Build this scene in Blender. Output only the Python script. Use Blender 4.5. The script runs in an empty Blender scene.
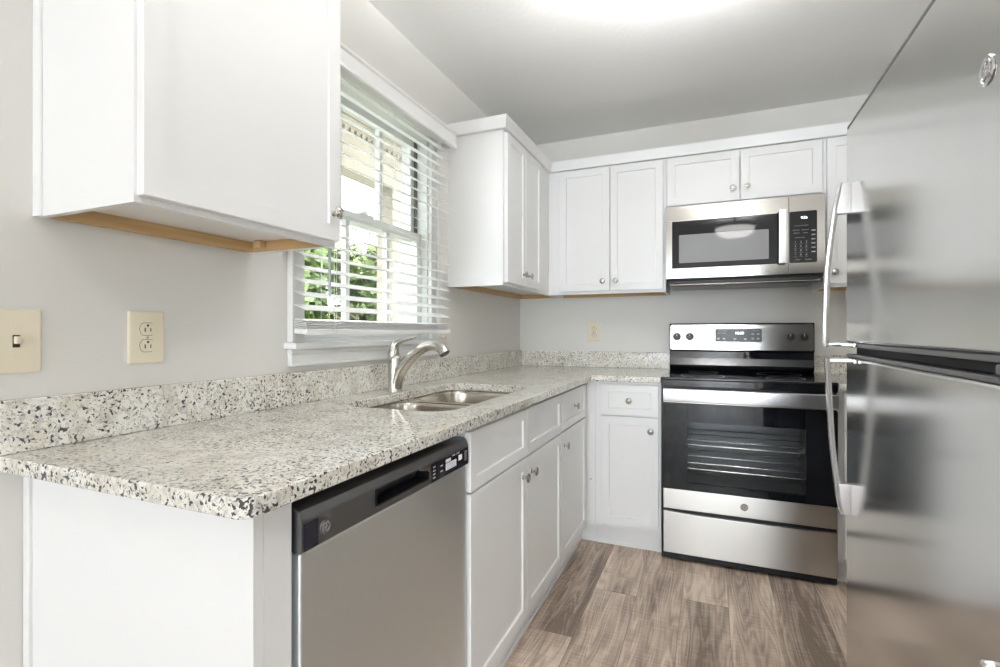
import bpy, bmesh, math, random
from mathutils import Vector, Matrix
random.seed(7)
SC = bpy.context.scene
COL = SC.collection
PI = math.pi

# ------------------------------------------------------------------ camera
cam_d = bpy.data.cameras.new('camera')
cam = bpy.data.objects.new('camera', cam_d)
COL.objects.link(cam)
cam.location = (1.2349, -3.2894, 1.1449)
cam.rotation_euler = (PI / 2, 0, 0.3989)
cam_d.sensor_width = 36
cam_d.lens = 500.3445 / 1000 * 36
cam_d.shift_y = -0.00157
cam_d.clip_start = 0.02
SC.camera = cam

# ------------------------------------------------------------------ view, world, sun, large lights
SC.view_settings.view_transform = 'Standard'
SC.view_settings.look = 'None'
SC.view_settings.exposure = 1.17
SC.view_settings.gamma = 1.0
SC.view_settings.use_curve_mapping = False
try:
    SC.cycles.use_denoising = True
    SC.cycles.diffuse_bounces = 8
    SC.cycles.max_bounces = 14
    SC.cycles.sample_clamp_indirect = 6
except Exception:
    pass

world = bpy.data.worlds.new('sky')
SC.world = world
world.use_nodes = True
wn = world.node_tree.nodes
bg = wn['Background']
bg.inputs[0].default_value = (0.93, 0.97, 1.0, 1)
bg.inputs[1].default_value = 4.5

sun_d = bpy.data.lights.new('sun', 'SUN')
sun_d.energy = 3.0
sun_d.angle = 0.02
sun_d.color = (1, 0.95, 0.86)
sun = bpy.data.objects.new('sun', sun_d)
COL.objects.link(sun)
sun.rotation_euler = Vector((-0.62, 0.35, -0.7)).to_track_quat('-Z', 'Y').to_euler()


def area(name, loc, direction, sx, sy, power, color):
    d = bpy.data.lights.new(name, 'AREA')
    d.shape = 'RECTANGLE'
    d.size, d.size_y = sx, sy
    d.energy = power
    d.color = color
    o = bpy.data.objects.new(name, d)
    COL.objects.link(o)
    o.location = loc
    o.rotation_euler = Vector(direction).to_track_quat('-Z', 'Y').to_euler()
    return o


# area lights before the closed walls behind the camera; patio stands for rear daylight
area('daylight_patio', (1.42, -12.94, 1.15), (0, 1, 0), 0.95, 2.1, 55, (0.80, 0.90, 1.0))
area('fill_wide', (1.9, -12.97, 1.22), (0, 1, 0), 3.7, 2.35, 112, (0.80, 0.90, 1.0))  # added fill spread over the solid rear wall, not a real window
area('fill_side', (3.72, -4.9, 1.35), (-1, 0, 0), 1.6, 1.4, 9, (0.84, 0.92, 1.0))  # added fill light in front of the solid side wall
LAMP_KITCHEN = 29.0
LAMP_DINING = 2.0
GLOW_KITCHEN = 1.0
GLOW_DINING = 5.0

# ------------------------------------------------------------------ material helpers


def new_mat(name):
    m = bpy.data.materials.new(name)
    m.use_nodes = True
    nt = m.node_tree
    return m, nt, nt.nodes['Principled BSDF']


def nd(nt, kind, **kw):
    n = nt.nodes.new(kind)
    for k, v in kw.items():
        if k in n.inputs:
            n.inputs[k].default_value = v
        else:
            setattr(n, k, v)
    return n


def simple(name, col, rough=0.5, metal=0.0, spec=0.5, bump=None, coat=0.0):
    m, nt, b = new_mat(name)
    b.inputs['Base Color'].default_value = (*col, 1)
    b.inputs['Roughness'].default_value = rough
    b.inputs['Metallic'].default_value = metal
    b.inputs['Specular IOR Level'].default_value = spec
    b.inputs['Coat Weight'].default_value = coat
    tc = nd(nt, 'ShaderNodeTexCoord')
    sc, st, dist = bump or (60.0, 0.02, 0.001)
    n = nd(nt, 'ShaderNodeTexNoise', Scale=sc, Detail=3.0)
    nt.links.new(tc.outputs['Object'], n.inputs['Vector'])
    bp = nd(nt, 'ShaderNodeBump', Strength=st, Distance=dist)
    nt.links.new(n.outputs['Fac'], bp.inputs['Height'])
    nt.links.new(bp.outputs['Normal'], b.inputs['Normal'])
    return m


def steel(name, col, rough, scale=(3, 3, 400), aniso=0.0, rot=0.25, bump=0.02):
    m, nt, b = new_mat(name)
    b.inputs['Metallic'].default_value = 1
    tc = nd(nt, 'ShaderNodeTexCoord')
    mp = nd(nt, 'ShaderNodeMapping')
    mp.inputs['Scale'].default_value = scale
    nt.links.new(tc.outputs['Object'], mp.inputs['Vector'])
    n = nd(nt, 'ShaderNodeTexNoise', Scale=1.0, Detail=2.0)
    nt.links.new(mp.outputs['Vector'], n.inputs['Vector'])
    mr = nd(nt, 'ShaderNodeMapRange')
    mr.inputs['To Min'].default_value = rough * 0.96
    mr.inputs['To Max'].default_value = rough * 1.04
    nt.links.new(n.outputs['Fac'], mr.inputs['Value'])
    nt.links.new(mr.outputs['Result'], b.inputs['Roughness'])
    b.inputs['Base Color'].default_value = (*col, 1)
    if aniso:
        t = nd(nt, 'ShaderNodeTangent', direction_type='RADIAL', axis='Z')
        nt.links.new(t.outputs['Tangent'], b.inputs['Tangent'])
        b.inputs['Anisotropic'].default_value = aniso
        b.inputs['Anisotropic Rotation'].default_value = rot
    bp = nd(nt, 'ShaderNodeBump', Strength=bump, Distance=0.0005)
    nt.links.new(n.outputs['Fac'], bp.inputs['Height'])
    nt.links.new(bp.outputs['Normal'], b.inputs['Normal'])
    return m


def granite_mat():
    m, nt, b = new_mat('granite')
    L = nt.links.new
    tc = nd(nt, 'ShaderNodeTexCoord')
    warp = nd(nt, 'ShaderNodeTexNoise', Scale=28.0, Detail=3.0)
    L(tc.outputs['Object'], warp.inputs['Vector'])
    wv = nd(nt, 'ShaderNodeVectorMath', operation='SCALE')
    wv.inputs['Scale'].default_value = 0.022
    L(warp.outputs['Color'], wv.inputs[0])
    ad = nd(nt, 'ShaderNodeVectorMath', operation='ADD')
    L(tc.outputs['Object'], ad.inputs[0])
    L(wv.outputs['Vector'], ad.inputs[1])

    def noise(scale, det=3.0, src=tc.outputs['Object']):
        n = nd(nt, 'ShaderNodeTexNoise', Scale=scale, Detail=det)
        L(src, n.inputs['Vector'])
        return n.outputs['Fac']

    def ramp(fac, p0, p1):
        r = nd(nt, 'ShaderNodeMapRange')
        r.inputs['From Min'].default_value = p0
        r.inputs['From Max'].default_value = p1
        L(fac, r.inputs['Value'])
        return r.outputs['Result']

    def mix(fac, a, bcol):
        x = nd(nt, 'ShaderNodeMix', data_type='RGBA')
        L(fac, x.inputs['Factor'])
        if isinstance(a, tuple):
            x.inputs['A'].default_value = (*a, 1)
        else:
            L(a, x.inputs['A'])
        x.inputs['B'].default_value = (*bcol, 1)
        return x.outputs['Result']

    def mul(a, c):
        x = nd(nt, 'ShaderNodeMath', operation='MULTIPLY')
        L(a, x.inputs[0])
        if isinstance(c, float):
            x.inputs[1].default_value = c
        else:
            L(c, x.inputs[1])
        return x.outputs[0]

    def add(a, c):
        x = nd(nt, 'ShaderNodeMath', operation='ADD')
        L(a, x.inputs[0])
        L(c, x.inputs[1])
        return x.outputs[0]

    w = ad.outputs['Vector']
    big = noise(7.0, 2.0)
    col = mix(ramp(noise(20.0, 4.0, w), 0.45, 0.62), (0.84, 0.82, 0.76), (0.71, 0.67, 0.58))
    col = mix(mul(ramp(noise(105.0, 3.0, w), 0.51, 0.60), 0.65), col, (0.47, 0.46, 0.44))
    col = mix(mul(ramp(noise(45.0, 3.0, w), 0.62, 0.68), 0.35), col, (0.45, 0.37, 0.28))
    mod = mul(big, 0.22)
    dk = add(noise(132.0, 2.5, w), mod)
    col = mix(mul(ramp(dk, 0.705, 0.745), 0.95), col, (0.030, 0.028, 0.036))
    fine = add(noise(230.0, 2.0), mul(big, 0.15))
    col = mix(mul(ramp(fine, 0.71, 0.75), 0.75), col, (0.12, 0.12, 0.13))
    L(col, b.inputs['Base Color'])
    b.inputs['Roughness'].default_value = 0.07
    b.inputs['Specular IOR Level'].default_value = 0.55
    return m


def floor_mat():
    m, nt, b = new_mat('vinyl_plank')
    L = nt.links.new
    tc = nd(nt, 'ShaderNodeTexCoord')
    sp = nd(nt, 'ShaderNodeSeparateXYZ')
    L(tc.outputs['Object'], sp.inputs[0])

    def M(op, a, c=None, d=None):
        x = nd(nt, 'ShaderNodeMath', operation=op)
        for i, v in enumerate((a, c, d)):
            if v is None:
                continue
            if isinstance(v, (int, float)):
                x.inputs[i].default_value = v
            else:
                L(v, x.inputs[i])
        return x.outputs[0]
    W, LEN = 0.182, 1.22
    u = M('DIVIDE', M('ADD', sp.outputs['X'], 10 * W - 0.938 + 5 * W), W)
    ui = M('FLOOR', u)
    uf = M('FRACT', u)
    wn1 = nd(nt, 'ShaderNodeTexWhiteNoise', noise_dimensions='1D')
    L(ui, wn1.inputs['W'])
    v = M('ADD', M('DIVIDE', M('ADD', sp.outputs['Y'], 20.0), LEN), wn1.outputs['Value'])
    vi = M('FLOOR', v)
    vf = M('FRACT', v)
    idc = nd(nt, 'ShaderNodeCombineXYZ')
    L(ui, idc.inputs[0])
    L(vi, idc.inputs[1])
    wn2 = nd(nt, 'ShaderNodeTexWhiteNoise', noise_dimensions='2D')
    L(idc.outputs[0], wn2.inputs['Vector'])
    rnd = wn2.outputs['Value']
    gx = M('ADD', sp.outputs['X'], M('MULTIPLY', rnd, 37.0))
    gy = M('ADD', sp.outputs['Y'], M('MULTIPLY', rnd, 91.0))
    # broad streaks
    c1 = nd(nt, 'ShaderNodeCombineXYZ')
    L(M('MULTIPLY', gx, 11.0), c1.inputs[0])
    L(M('MULTIPLY', gy, 1.3), c1.inputs[1])
    n1 = nd(nt, 'ShaderNodeTexNoise', Scale=1.0, Detail=5.0, Roughness=0.6)
    L(c1.outputs[0], n1.inputs['Vector'])
    # fine grain
    c2 = nd(nt, 'ShaderNodeCombineXYZ')
    L(M('MULTIPLY', gx, 150.0), c2.inputs[0])
    L(M('MULTIPLY', gy, 3.0), c2.inputs[1])
    n2 = nd(nt, 'ShaderNodeTexNoise', Scale=1.0, Detail=4.0, Roughness=0.65)
    L(c2.outputs[0], n2.inputs['Vector'])
    # cathedral rings
    c3 = nd(nt, 'ShaderNodeCombineXYZ')
    L(M('ADD', M('MULTIPLY', M('SUBTRACT', uf, 0.5), 1.5), M('MULTIPLY', rnd, 17.0)), c3.inputs[0])
    L(M('MULTIPLY', gy, 0.75), c3.inputs[1])
    nz = nd(nt, 'ShaderNodeTexNoise', Scale=1.7, Detail=1.0)
    L(c3.outputs[0], nz.inputs['Vector'])
    rings = M('SINE', M('MULTIPLY', M('ADD', nz.outputs['Fac'], M('MULTIPLY', gx, 0.0)), 75.0))
    rings = M('MULTIPLY', M('ADD', rings, 1.0), 0.5)
    # cross saw marks
    c4 = nd(nt, 'ShaderNodeCombineXYZ')
    L(M('MULTIPLY', gx, 12.0), c4.inputs[0])
    L(M('MULTIPLY', gy, 110.0), c4.inputs[1])
    n4 = nd(nt, 'ShaderNodeTexNoise', Scale=1.0, Detail=2.0)
    L(c4.outputs[0], n4.inputs['Vector'])
    f = M('ADD', M('MULTIPLY', n1.outputs['Fac'], 1.15), M('MULTIPLY', n2.outputs['Fac'], 0.45))
    f = M('ADD', f, M('MULTIPLY', rings, 0.13))
    f = M('ADD', f, M('MULTIPLY', n4.outputs['Fac'], 0.28))
    f = M('ADD', f, M('MULTIPLY', rnd, 0.34))
    f = M('ADD', M('MULTIPLY', M('SUBTRACT', f, 1.20), 1.6), 0.5)
    cr = nd(nt, 'ShaderNodeValToRGB')
    e = cr.color_ramp.elements
    e[0].position, e[0].color = 0.1, (0.22, 0.166, 0.132, 1)
    e[1].position, e[1].color = 0.92, (0.80, 0.675, 0.565, 1)
    e2 = cr.color_ramp.elements.new(0.5)
    e2.color = (0.50, 0.397, 0.322, 1)
    L(f, cr.inputs['Fac'])
    # seams
    sx = M('LESS_THAN', M('MINIMUM', uf, M('SUBTRACT', 1.0, uf)), 0.006)
    sy = M('LESS_THAN', M('MINIMUM', vf, M('SUBTRACT', 1.0, vf)), 0.0011)
    seam = M('MAXIMUM', sx, sy)
    mx = nd(nt, 'ShaderNodeMix', data_type='RGBA')
    L(M('MULTIPLY', seam, 0.55), mx.inputs['Factor'])
    L(cr.outputs['Color'], mx.inputs['A'])
    mx.inputs['B'].default_value = (0.06, 0.045, 0.035, 1)
    L(mx.outputs['Result'], b.inputs['Base Color'])
    b.inputs['Roughness'].default_value = 0.42
    b.inputs['Specular IOR Level'].default_value = 0.4
    bp = nd(nt, 'ShaderNodeBump', Strength=0.15, Distance=0.001)
    L(M('SUBTRACT', n2.outputs['Fac'], seam), bp.inputs['Height'])
    L(bp.outputs['Normal'], b.inputs['Normal'])
    return m


def glass_mat(name, tint=(0.96, 0.98, 0.97), refl=0.09, rough=0.0):
    m, nt, b = new_mat(name)
    nt.nodes.remove(b)
    tr = nd(nt, 'ShaderNodeBsdfTransparent')
    tr.inputs['Color'].default_value = (*tint, 1)
    gl = nd(nt, 'ShaderNodeBsdfAnisotropic')
    gl.inputs['Roughness'].default_value = rough
    fr = nd(nt, 'ShaderNodeLayerWeight', Blend=0.18)
    mul = nd(nt, 'ShaderNodeMath', operation='MULTIPLY')
    mul.inputs[1].default_value = refl * 6
    nt.links.new(fr.outputs['Fresnel'], mul.inputs[0])
    mx = nd(nt, 'ShaderNodeMixShader')
    nt.links.new(mul.outputs[0], mx.inputs[0])
    nt.links.new(tr.outputs[0], mx.inputs[1])
    nt.links.new(gl.outputs[0], mx.inputs[2])
    nt.links.new(mx.outputs[0], nt.nodes['Material Output'].inputs[0])
    return m


def emit_mat(name, col, strength):
    m, nt, b = new_mat(name)
    b.inputs['Base Color'].default_value = (0.8, 0.8, 0.78, 1)
    b.inputs['Emission Color'].default_value = (*col, 1)
    b.inputs['Emission Strength'].default_value = strength
    b.inputs['Roughness'].default_value = 0.3
    return m


def leaf_mat(name, c0, c1):
    m, nt, b = new_mat(name)
    tc = nd(nt, 'ShaderNodeTexCoord')
    n = nd(nt, 'ShaderNodeTexNoise', Scale=1.7, Detail=4.0)
    nt.links.new(tc.outputs['Object'], n.inputs['Vector'])
    cr = nd(nt, 'ShaderNodeValToRGB')
    cr.color_ramp.elements[0].position = 0.35
    cr.color_ramp.elements[1].position = 0.65
    cr.color_ramp.elements[0].color = (*c0, 1)
    cr.color_ramp.elements[1].color = (*c1, 1)
    nt.links.new(n.outputs['Fac'], cr.inputs['Fac'])
    nt.links.new(cr.outputs['Color'], b.inputs['Base Color'])
    b.inputs['Roughness'].default_value = 0.6
    return m


def wood_mat(name, c0, c1):
    m, nt, b = new_mat(name)
    tc = nd(nt, 'ShaderNodeTexCoord')
    mp = nd(nt, 'ShaderNodeMapping')
    mp.inputs['Scale'].default_value = (6, 6, 90)
    nt.links.new(tc.outputs['Object'], mp.inputs['Vector'])
    n = nd(nt, 'ShaderNodeTexNoise', Scale=1.0, Detail=3.0)
    nt.links.new(mp.outputs['Vector'], n.inputs['Vector'])
    cr = nd(nt, 'ShaderNodeValToRGB')
    cr.color_ramp.elements[0].position = 0.3
    cr.color_ramp.elements[1].position = 0.7
    cr.color_ramp.elements[0].color = (*c0, 1)
    cr.color_ramp.elements[1].color = (*c1, 1)
    nt.links.new(n.outputs['Fac'], cr.inputs['Fac'])
    nt.links.new(cr.outputs['Color'], b.inputs['Base Color'])
    b.inputs['Roughness'].default_value = 0.55
    return m


M = dict(
    wall=simple('wall_paint', (0.735, 0.722, 0.69), 0.55, bump=(160, 0.08, 0.001)),
    ceil=simple('ceiling_paint', (0.88, 0.88, 0.865), 0.8, bump=(45, 0.25, 0.004)),
    white=simple('cabinet_paint', (0.835, 0.835, 0.832), 0.33, bump=(9, 0.01, 0.001)),
    trim=simple('trim_paint', (0.83, 0.83, 0.82), 0.3),
    blind=simple('blind_vinyl', (0.85, 0.85, 0.84), 0.4),
    cord=simple('blind_cord', (0.75, 0.75, 0.74), 0.7),
    wand=simple('wand_plastic', (0.42, 0.42, 0.46), 0.25),
    granite=granite_mat(),
    floor=floor_mat(),
    steel=steel('stainless_brushed', (0.51, 0.49, 0.455), 0.16, (3, 3, 500), 0.35, bump=0.002),
    steel_range=steel('stainless_brushed_soft', (0.53, 0.505, 0.47), 0.32, (3, 3, 500), 0.7, bump=0.002),
    steel_dw=steel('stainless_brushed_grey', (0.87, 0.90, 0.91), 0.36, (3, 3, 500), 0.8, bump=0.004),
    steel_fr=steel('stainless_smooth_grey', (0.70, 0.70, 0.685), 0.155, (3, 400, 3), 0.0, bump=0.0),
    handle=steel('handle_satin_aluminium', (0.68, 0.67, 0.68), 0.26, (3, 3, 60)),
    sink=steel('sink_satin_steel', (0.62, 0.58, 0.52), 0.22, (200, 3, 3)),
    nickel=steel('brushed_nickel', (0.60, 0.575, 0.53), 0.22, (4, 4, 200)),
    knob=steel('satin_nickel', (0.55, 0.53, 0.49), 0.25, (20, 20, 20)),
    chrome=steel('polished_chrome', (0.75, 0.75, 0.77), 0.08, (20, 20, 20)),
    charcoal=steel('slate_charcoal_metal', (0.24, 0.24, 0.25), 0.33, (3, 3, 300)),
    navy=simple('dark_plastic_gloss', (0.020, 0.020, 0.032), 0.15),
    blackglass=simple('black_glass', (0.008, 0.009, 0.012), 0.04, bump=(5, 0.0, 0.001)),
    black=simple('black_plastic', (0.010, 0.010, 0.012), 0.30),
    matblack=simple('black_matte', (0.012, 0.012, 0.012), 0.7),
    enamel=simple('oven_enamel', (0.38, 0.38, 0.38), 0.35, bump=(25, 0.3, 0.004)),
    ovenglass=glass_mat('oven_window_glass', (0.90, 0.91, 0.92), 0.16),
    screen=simple('microwave_screen', (0.30, 0.30, 0.31), 0.04),
    dgrey=simple('dark_grey_panel', (0.075, 0.075, 0.08), 0.28),
    fridgeside=simple('fridge_side_grey', (0.16, 0.165, 0.175), 0.4, bump=(220, 0.1, 0.0006)),
    gasket=simple('gasket_grey', (0.13, 0.13, 0.135), 0.5),
    cream=simple('cream_plastic', (0.80, 0.73, 0.575), 0.25),
    slot=simple('slot_dark', (0.05, 0.035, 0.025), 0.6),
    print=simple('white_print', (0.80, 0.80, 0.80), 0.5),
    greyprint=simple('grey_print', (0.42, 0.42, 0.43), 0.5),
    sticker=simple('paper_sticker', (0.85, 0.86, 0.88), 0.5),
    digits=emit_mat('lit_digits', (0.8, 0.88, 1.0), 2.2),
    wood=wood_mat('raw_birch', (0.52, 0.33, 0.15), (0.62, 0.42, 0.22)),
    pane=glass_mat('window_glass', (0.97, 0.98, 0.98), 0.07),
    vinyl=simple('window_vinyl', (0.76, 0.77, 0.76), 0.35),
    jamb=simple('window_track', (0.16, 0.165, 0.15), 0.5),
    rack=steel('rack_chrome', (0.85, 0.84, 0.82), 0.2, (20, 20, 20)),
    stucco=simple('porch_stucco', (0.30, 0.265, 0.205), 0.8, bump=(60, 0.3, 0.004)),
    porchceil=simple('porch_boards', (0.30, 0.28, 0.22), 0.7),
    lawn=leaf_mat('lawn', (0.03, 0.045, 0.014), (0.055, 0.075, 0.025)),
    leaf=leaf_mat('leaves', (0.035, 0.062, 0.016), (0.14, 0.19, 0.055)),
    bark=simple('bark', (0.14, 0.10, 0.07), 0.9, bump=(40, 0.6, 0.01)),
    carwhite=simple('car_paint', (0.80, 0.80, 0.82), 0.2),
    tyre=simple('tyre_rubber', (0.03, 0.03, 0.03), 0.8),
    lampglass=emit_mat('lamp_glass_frosted', (1.0, 0.97, 0.93), GLOW_KITCHEN),
    lampglass2=emit_mat('lamp_glass_bright', (1.0, 0.97, 0.93), GLOW_DINING),
    bronze=simple('dark_bronze', (0.04, 0.03, 0.025), 0.4, metal=0.6),
)

# ------------------------------------------------------------------ geometry helpers


def back(y0):
    """(u, d, w): u to the right, d out of the back wall run, w up"""
    return lambda p: (p[0], y0 - p[1], p[2])


def left(x0):
    return lambda p: (x0 + p[1], p[0], p[2])


def fridge_face(x0):
    return lambda p: (x0 - p[1], p[0], p[2])


class MB:
    def __init__(self, tf=None):
        self.bm = bmesh.new()
        self.tf = tf

    def absorb(self, t):
        if self.tf:
            for v in t.verts:
                v.co = self.tf(v.co)
        bmesh.ops.recalc_face_normals(t, faces=t.faces)
        me = bpy.data.meshes.new('tmp')
        t.to_mesh(me)
        t.free()
        self.bm.from_mesh(me)
        bpy.data.meshes.remove(me)
        return self

    def box(self, x0, x1, y0, y1, z0, z1, bev=0.0015, seg=2, xf=None):
        t = bmesh.new()
        bmesh.ops.create_cube(t, size=1)
        for v in t.verts:
            v.co = ((x0 + x1) / 2 + v.co.x * (x1 - x0), (y0 + y1) / 2 + v.co.y * (y1 - y0), (z0 + z1) / 2 + v.co.z * (z1 - z0))
        bev = min(bev, 0.45 * min(abs(x1 - x0), abs(y1 - y0), abs(z1 - z0)))
        if bev > 0:
            bmesh.ops.bevel(t, geom=t.edges[:], offset=bev, segments=seg, profile=0.5, affect='EDGES')
        if xf:
            bmesh.ops.transform(t, matrix=xf, verts=t.verts)
        return self.absorb(t)

    def shaker(self, u0, u1, w0, w1, th=0.02, rail=0.057, rec=0.0065):
        """raised frame, recessed flat panel; local front is +d"""
        t = bmesh.new()
        bmesh.ops.create_cube(t, size=1)
        for v in t.verts:
            v.co = ((u0 + u1) / 2 + v.co.x * (u1 - u0), th / 2 + v.co.y * th, (w0 + w1) / 2 + v.co.z * (w1 - w0))
        bmesh.ops.recalc_face_normals(t, faces=t.faces)
        bmesh.ops.bevel(t, geom=t.edges[:], offset=0.002, segments=2, profile=0.5, affect='EDGES')
        f = max(t.faces, key=lambda q: (round(q.normal.y, 2), q.calc_area()))
        bmesh.ops.inset_region(t, faces=[f], thickness=rail - 0.002, depth=0)
        bmesh.ops.inset_region(t, faces=[f], thickness=0.003, depth=-rec)
        return self.absorb(t)

    def loft(self, rings, cap0=True, cap1=True, closed=True):
        t = bmesh.new()
        vs = [[t.verts.new(p) for p in r] for r in rings]
        n = len(rings[0])
        for a, b in zip(vs, vs[1:]):
            for i in range(n if closed else n - 1):
                j = (i + 1) % n
                t.faces.new((a[i], a[j], b[j], b[i]))
        if cap0:
            t.faces.new(vs[0])
        if cap1:
            t.faces.new(vs[-1][::-1])
        return self.absorb(t)

    def lathe(self, prof, c, axis='z', n=24):
        """prof: (radius, height) along the axis from c"""
        def P(r, h, a):
            ca, sa = r * math.cos(a), r * math.sin(a)
            if axis == 'z':
                return (c[0] + ca, c[1] + sa, c[2] + h)
            if axis == 'y':
                return (c[0] + ca, c[1] + h, c[2] + sa)
            return (c[0] + h, c[1] + ca, c[2] + sa)
        rings = [[P(max(r, 1e-5), h, 2 * PI * i / n) for i in range(n)] for r, h in prof]
        hollow = abs(prof[0][0] - prof[-1][0]) < 1e-6 and abs(prof[0][1] - prof[-1][1]) < 1e-6
        return self.loft(rings, not hollow, not hollow)

    def tube(self, path, rad, n=12, squash=None, up=(0, 0, 1)):
        """path of points, rad number or list; squash=(a, b) scales the section along side/up"""
        P = [Vector(p) for p in path]
        R = rad if isinstance(rad, (list, tuple)) else [rad] * len(P)
        rings = []
        for i, p in enumerate(P):
            d = (P[min(i + 1, len(P) - 1)] - P[max(i - 1, 0)]).normalized()
            s = d.cross(Vector(up))
            if s.length < 1e-4:
                s = d.cross(Vector((0, 1, 0)))
            s.normalize()
            q = s.cross(d).normalized()
            a, b = squash or (1, 1)
            rings.append([p + s * (R[i] * a * math.cos(2 * PI * k / n)) + q * (R[i] * b * math.sin(2 * PI * k / n)) for k in range(n)])
        return self.loft(rings)

    def prism(self, poly, axis, a0, a1, bev=0.0):
        """poly of 2D points extruded along axis"""
        def P(q, a):
            if axis == 'x':
                return (a, q[0], q[1])
            if axis == 'y':
                return (q[0], a, q[1])
            return (q[0], q[1], a)
        t = bmesh.new()
        v0 = [t.verts.new(P(q, a0)) for q in poly]
        v1 = [t.verts.new(P(q, a1)) for q in poly]
        n = len(poly)
        for i in range(n):
            j = (i + 1) % n
            t.faces.new((v0[i], v0[j], v1[j], v1[i]))
        t.faces.new(v0)
        t.faces.new(v1[::-1])
        if bev:
            bmesh.ops.recalc_face_normals(t, faces=t.faces)
            bmesh.ops.bevel(t, geom=t.edges[:], offset=bev, segments=2, profile=0.5, affect='EDGES')
        return self.absorb(t)

    def text(self, s, u, w, size, d, tf=None):
        """flat lettering in local (u, d, w), centred at u, w, extruded 0.3 mm"""
        cu = bpy.data.curves.new('txt', 'FONT')
        cu.body = s
        cu.size = size
        cu.align_x = 'CENTER'
        cu.align_y = 'CENTER'
        cu.extrude = 0.0001
        cu.resolution_u = 2
        ob = bpy.data.objects.new('txt', cu)
        COL.objects.link(ob)
        dg = bpy.context.evaluated_depsgraph_get()
        me = bpy.data.meshes.new_from_object(ob.evaluated_get(dg))
        bpy.data.objects.remove(ob)
        bpy.data.curves.remove(cu)
        t = bmesh.new()
        t.from_mesh(me)
        bpy.data.meshes.remove(me)
        for v in t.verts:
            v.co = (u + v.co.x, d + v.co.z, w + v.co.y)
        return self.absorb(t)


def build(name, mb, mat, parent=None, smooth=True, root=None):
    me = bpy.data.meshes.new(name)
    org = Vector((0, 0, 0))
    r = parent
    while r is not None and r.parent is not None:
        r = r.parent
    if r is not None:
        org = Vector(r.location)
    for v in mb.bm.verts:
        v.co -= org
    mb.bm.to_mesh(me)
    mb.bm.free()
    me.materials.append(mat)
    if smooth:
        me.shade_smooth()
        me.set_sharp_from_angle(angle=math.radians(32))
    o = bpy.data.objects.new(name, me)
    COL.objects.link(o)
    if smooth:
        wm = o.modifiers.new('weighted_normal', 'WEIGHTED_NORMAL')
        wm.keep_sharp = True
        wm.weight = 80
    if parent is not None:
        o.parent = parent
    return o


def thing(name, label, cat, loc, group=None):
    o = bpy.data.objects.new(name, None)
    o.empty_display_size = 0.05
    COL.objects.link(o)
    o.location = loc
    return tag(o, label, cat, group)


def tag(o, label, cat, group=None):
    o['label'] = label
    o['category'] = cat
    if group:
        o['group'] = group
    return o


def struct(name, mb, mat, parent=None, smooth=False):
    o = build(name, mb, mat, parent, smooth)
    if parent is None:
        o['kind'] = 'structure'
    return o


def rrect(x0, x1, y0, y1, r, n=6):
    pts = []
    for cx, cy, a0 in ((x1 - r, y1 - r, 0), (x0 + r, y1 - r, PI / 2), (x0 + r, y0 + r, PI), (x1 - r, y0 + r, 1.5 * PI)):
        for k in range(n + 1):
            a = a0 + PI / 2 * k / n
            pts.append((cx + r * math.cos(a), cy + r * math.sin(a)))
    return pts


def slab(outer, hole, z0, z1, bev=0.003):
    """flat slab from a 2D outline with one optional hole, eased edges"""
    cu = bpy.data.curves.new('slab', 'CURVE')
    cu.dimensions = '2D'
    cu.fill_mode = 'BOTH'
    cu.extrude = (z1 - z0) / 2 - bev
    cu.bevel_depth = bev
    cu.bevel_resolution = 3
    cu.offset = -bev
    for pts in [outer] + hole:
        s = cu.splines.new('POLY')
        s.points.add(len(pts) - 1)
        for p, q in zip(s.points, pts):
            p.co = (q[0], q[1], 0, 1)
        s.use_cyclic_u = True
    ob = bpy.data.objects.new('slab', cu)
    COL.objects.link(ob)
    dg = bpy.context.evaluated_depsgraph_get()
    me = bpy.data.meshes.new_from_object(ob.evaluated_get(dg))
    bpy.data.objects.remove(ob)
    bpy.data.curves.remove(cu)
    mb = MB()
    mb.bm.from_mesh(me)
    bpy.data.meshes.remove(me)
    bmesh.ops.remove_doubles(mb.bm, verts=mb.bm.verts, dist=1e-5)
    for v in mb.bm.verts:
        v.co.z += (z0 + z1) / 2
    return mb


# ------------------------------------------------------------------ room shell
H = 2.4391
XR, XR2, YR, YF = 2.36, 3.8, -2.62, -13.0
# window opening in the left wall
WY0, WY1, WZ0, WZ1 = -2.036, -1.236, 1.112, 2.062
T = 0.14

w = MB()
w.box(-T, 0, YF - T, WY0, 0, H, 0)
w.box(-T, 0, WY1, T, 0, H, 0)
w.box(-T, 0, WY0, WY1, 0, WZ0, 0)
w.box(-T, 0, WY0, WY1, WZ1, H, 0)
struct('wall_left', w, M['wall'])
struct('wall_back', MB().box(0, XR + T, 0, T, 0, H, 0), M['wall'])
struct('wall_right', MB().box(XR, XR + T, YR, 0, 0, H, 0).box(XR, XR2 + T, YR, YR + T, 0, H, 0), M['wall'])
w = MB()
w.box(XR2, XR2 + T, YF - T, YR, 0, H, 0)
struct('wall_side', w, M['wall'])
w = MB()
w.box(0, XR2, YF - T, YF, 0, H, 0)
struct('wall_front', w, M['wall'])
struct('floor', MB().box(-T, XR2 + T, YF - T, T, -0.1, 0, 0), M['floor'])
struct('ceiling', MB().box(-T, XR2 + T, YF - T, T, H, H + 0.12, 0), M['ceil'])

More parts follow.
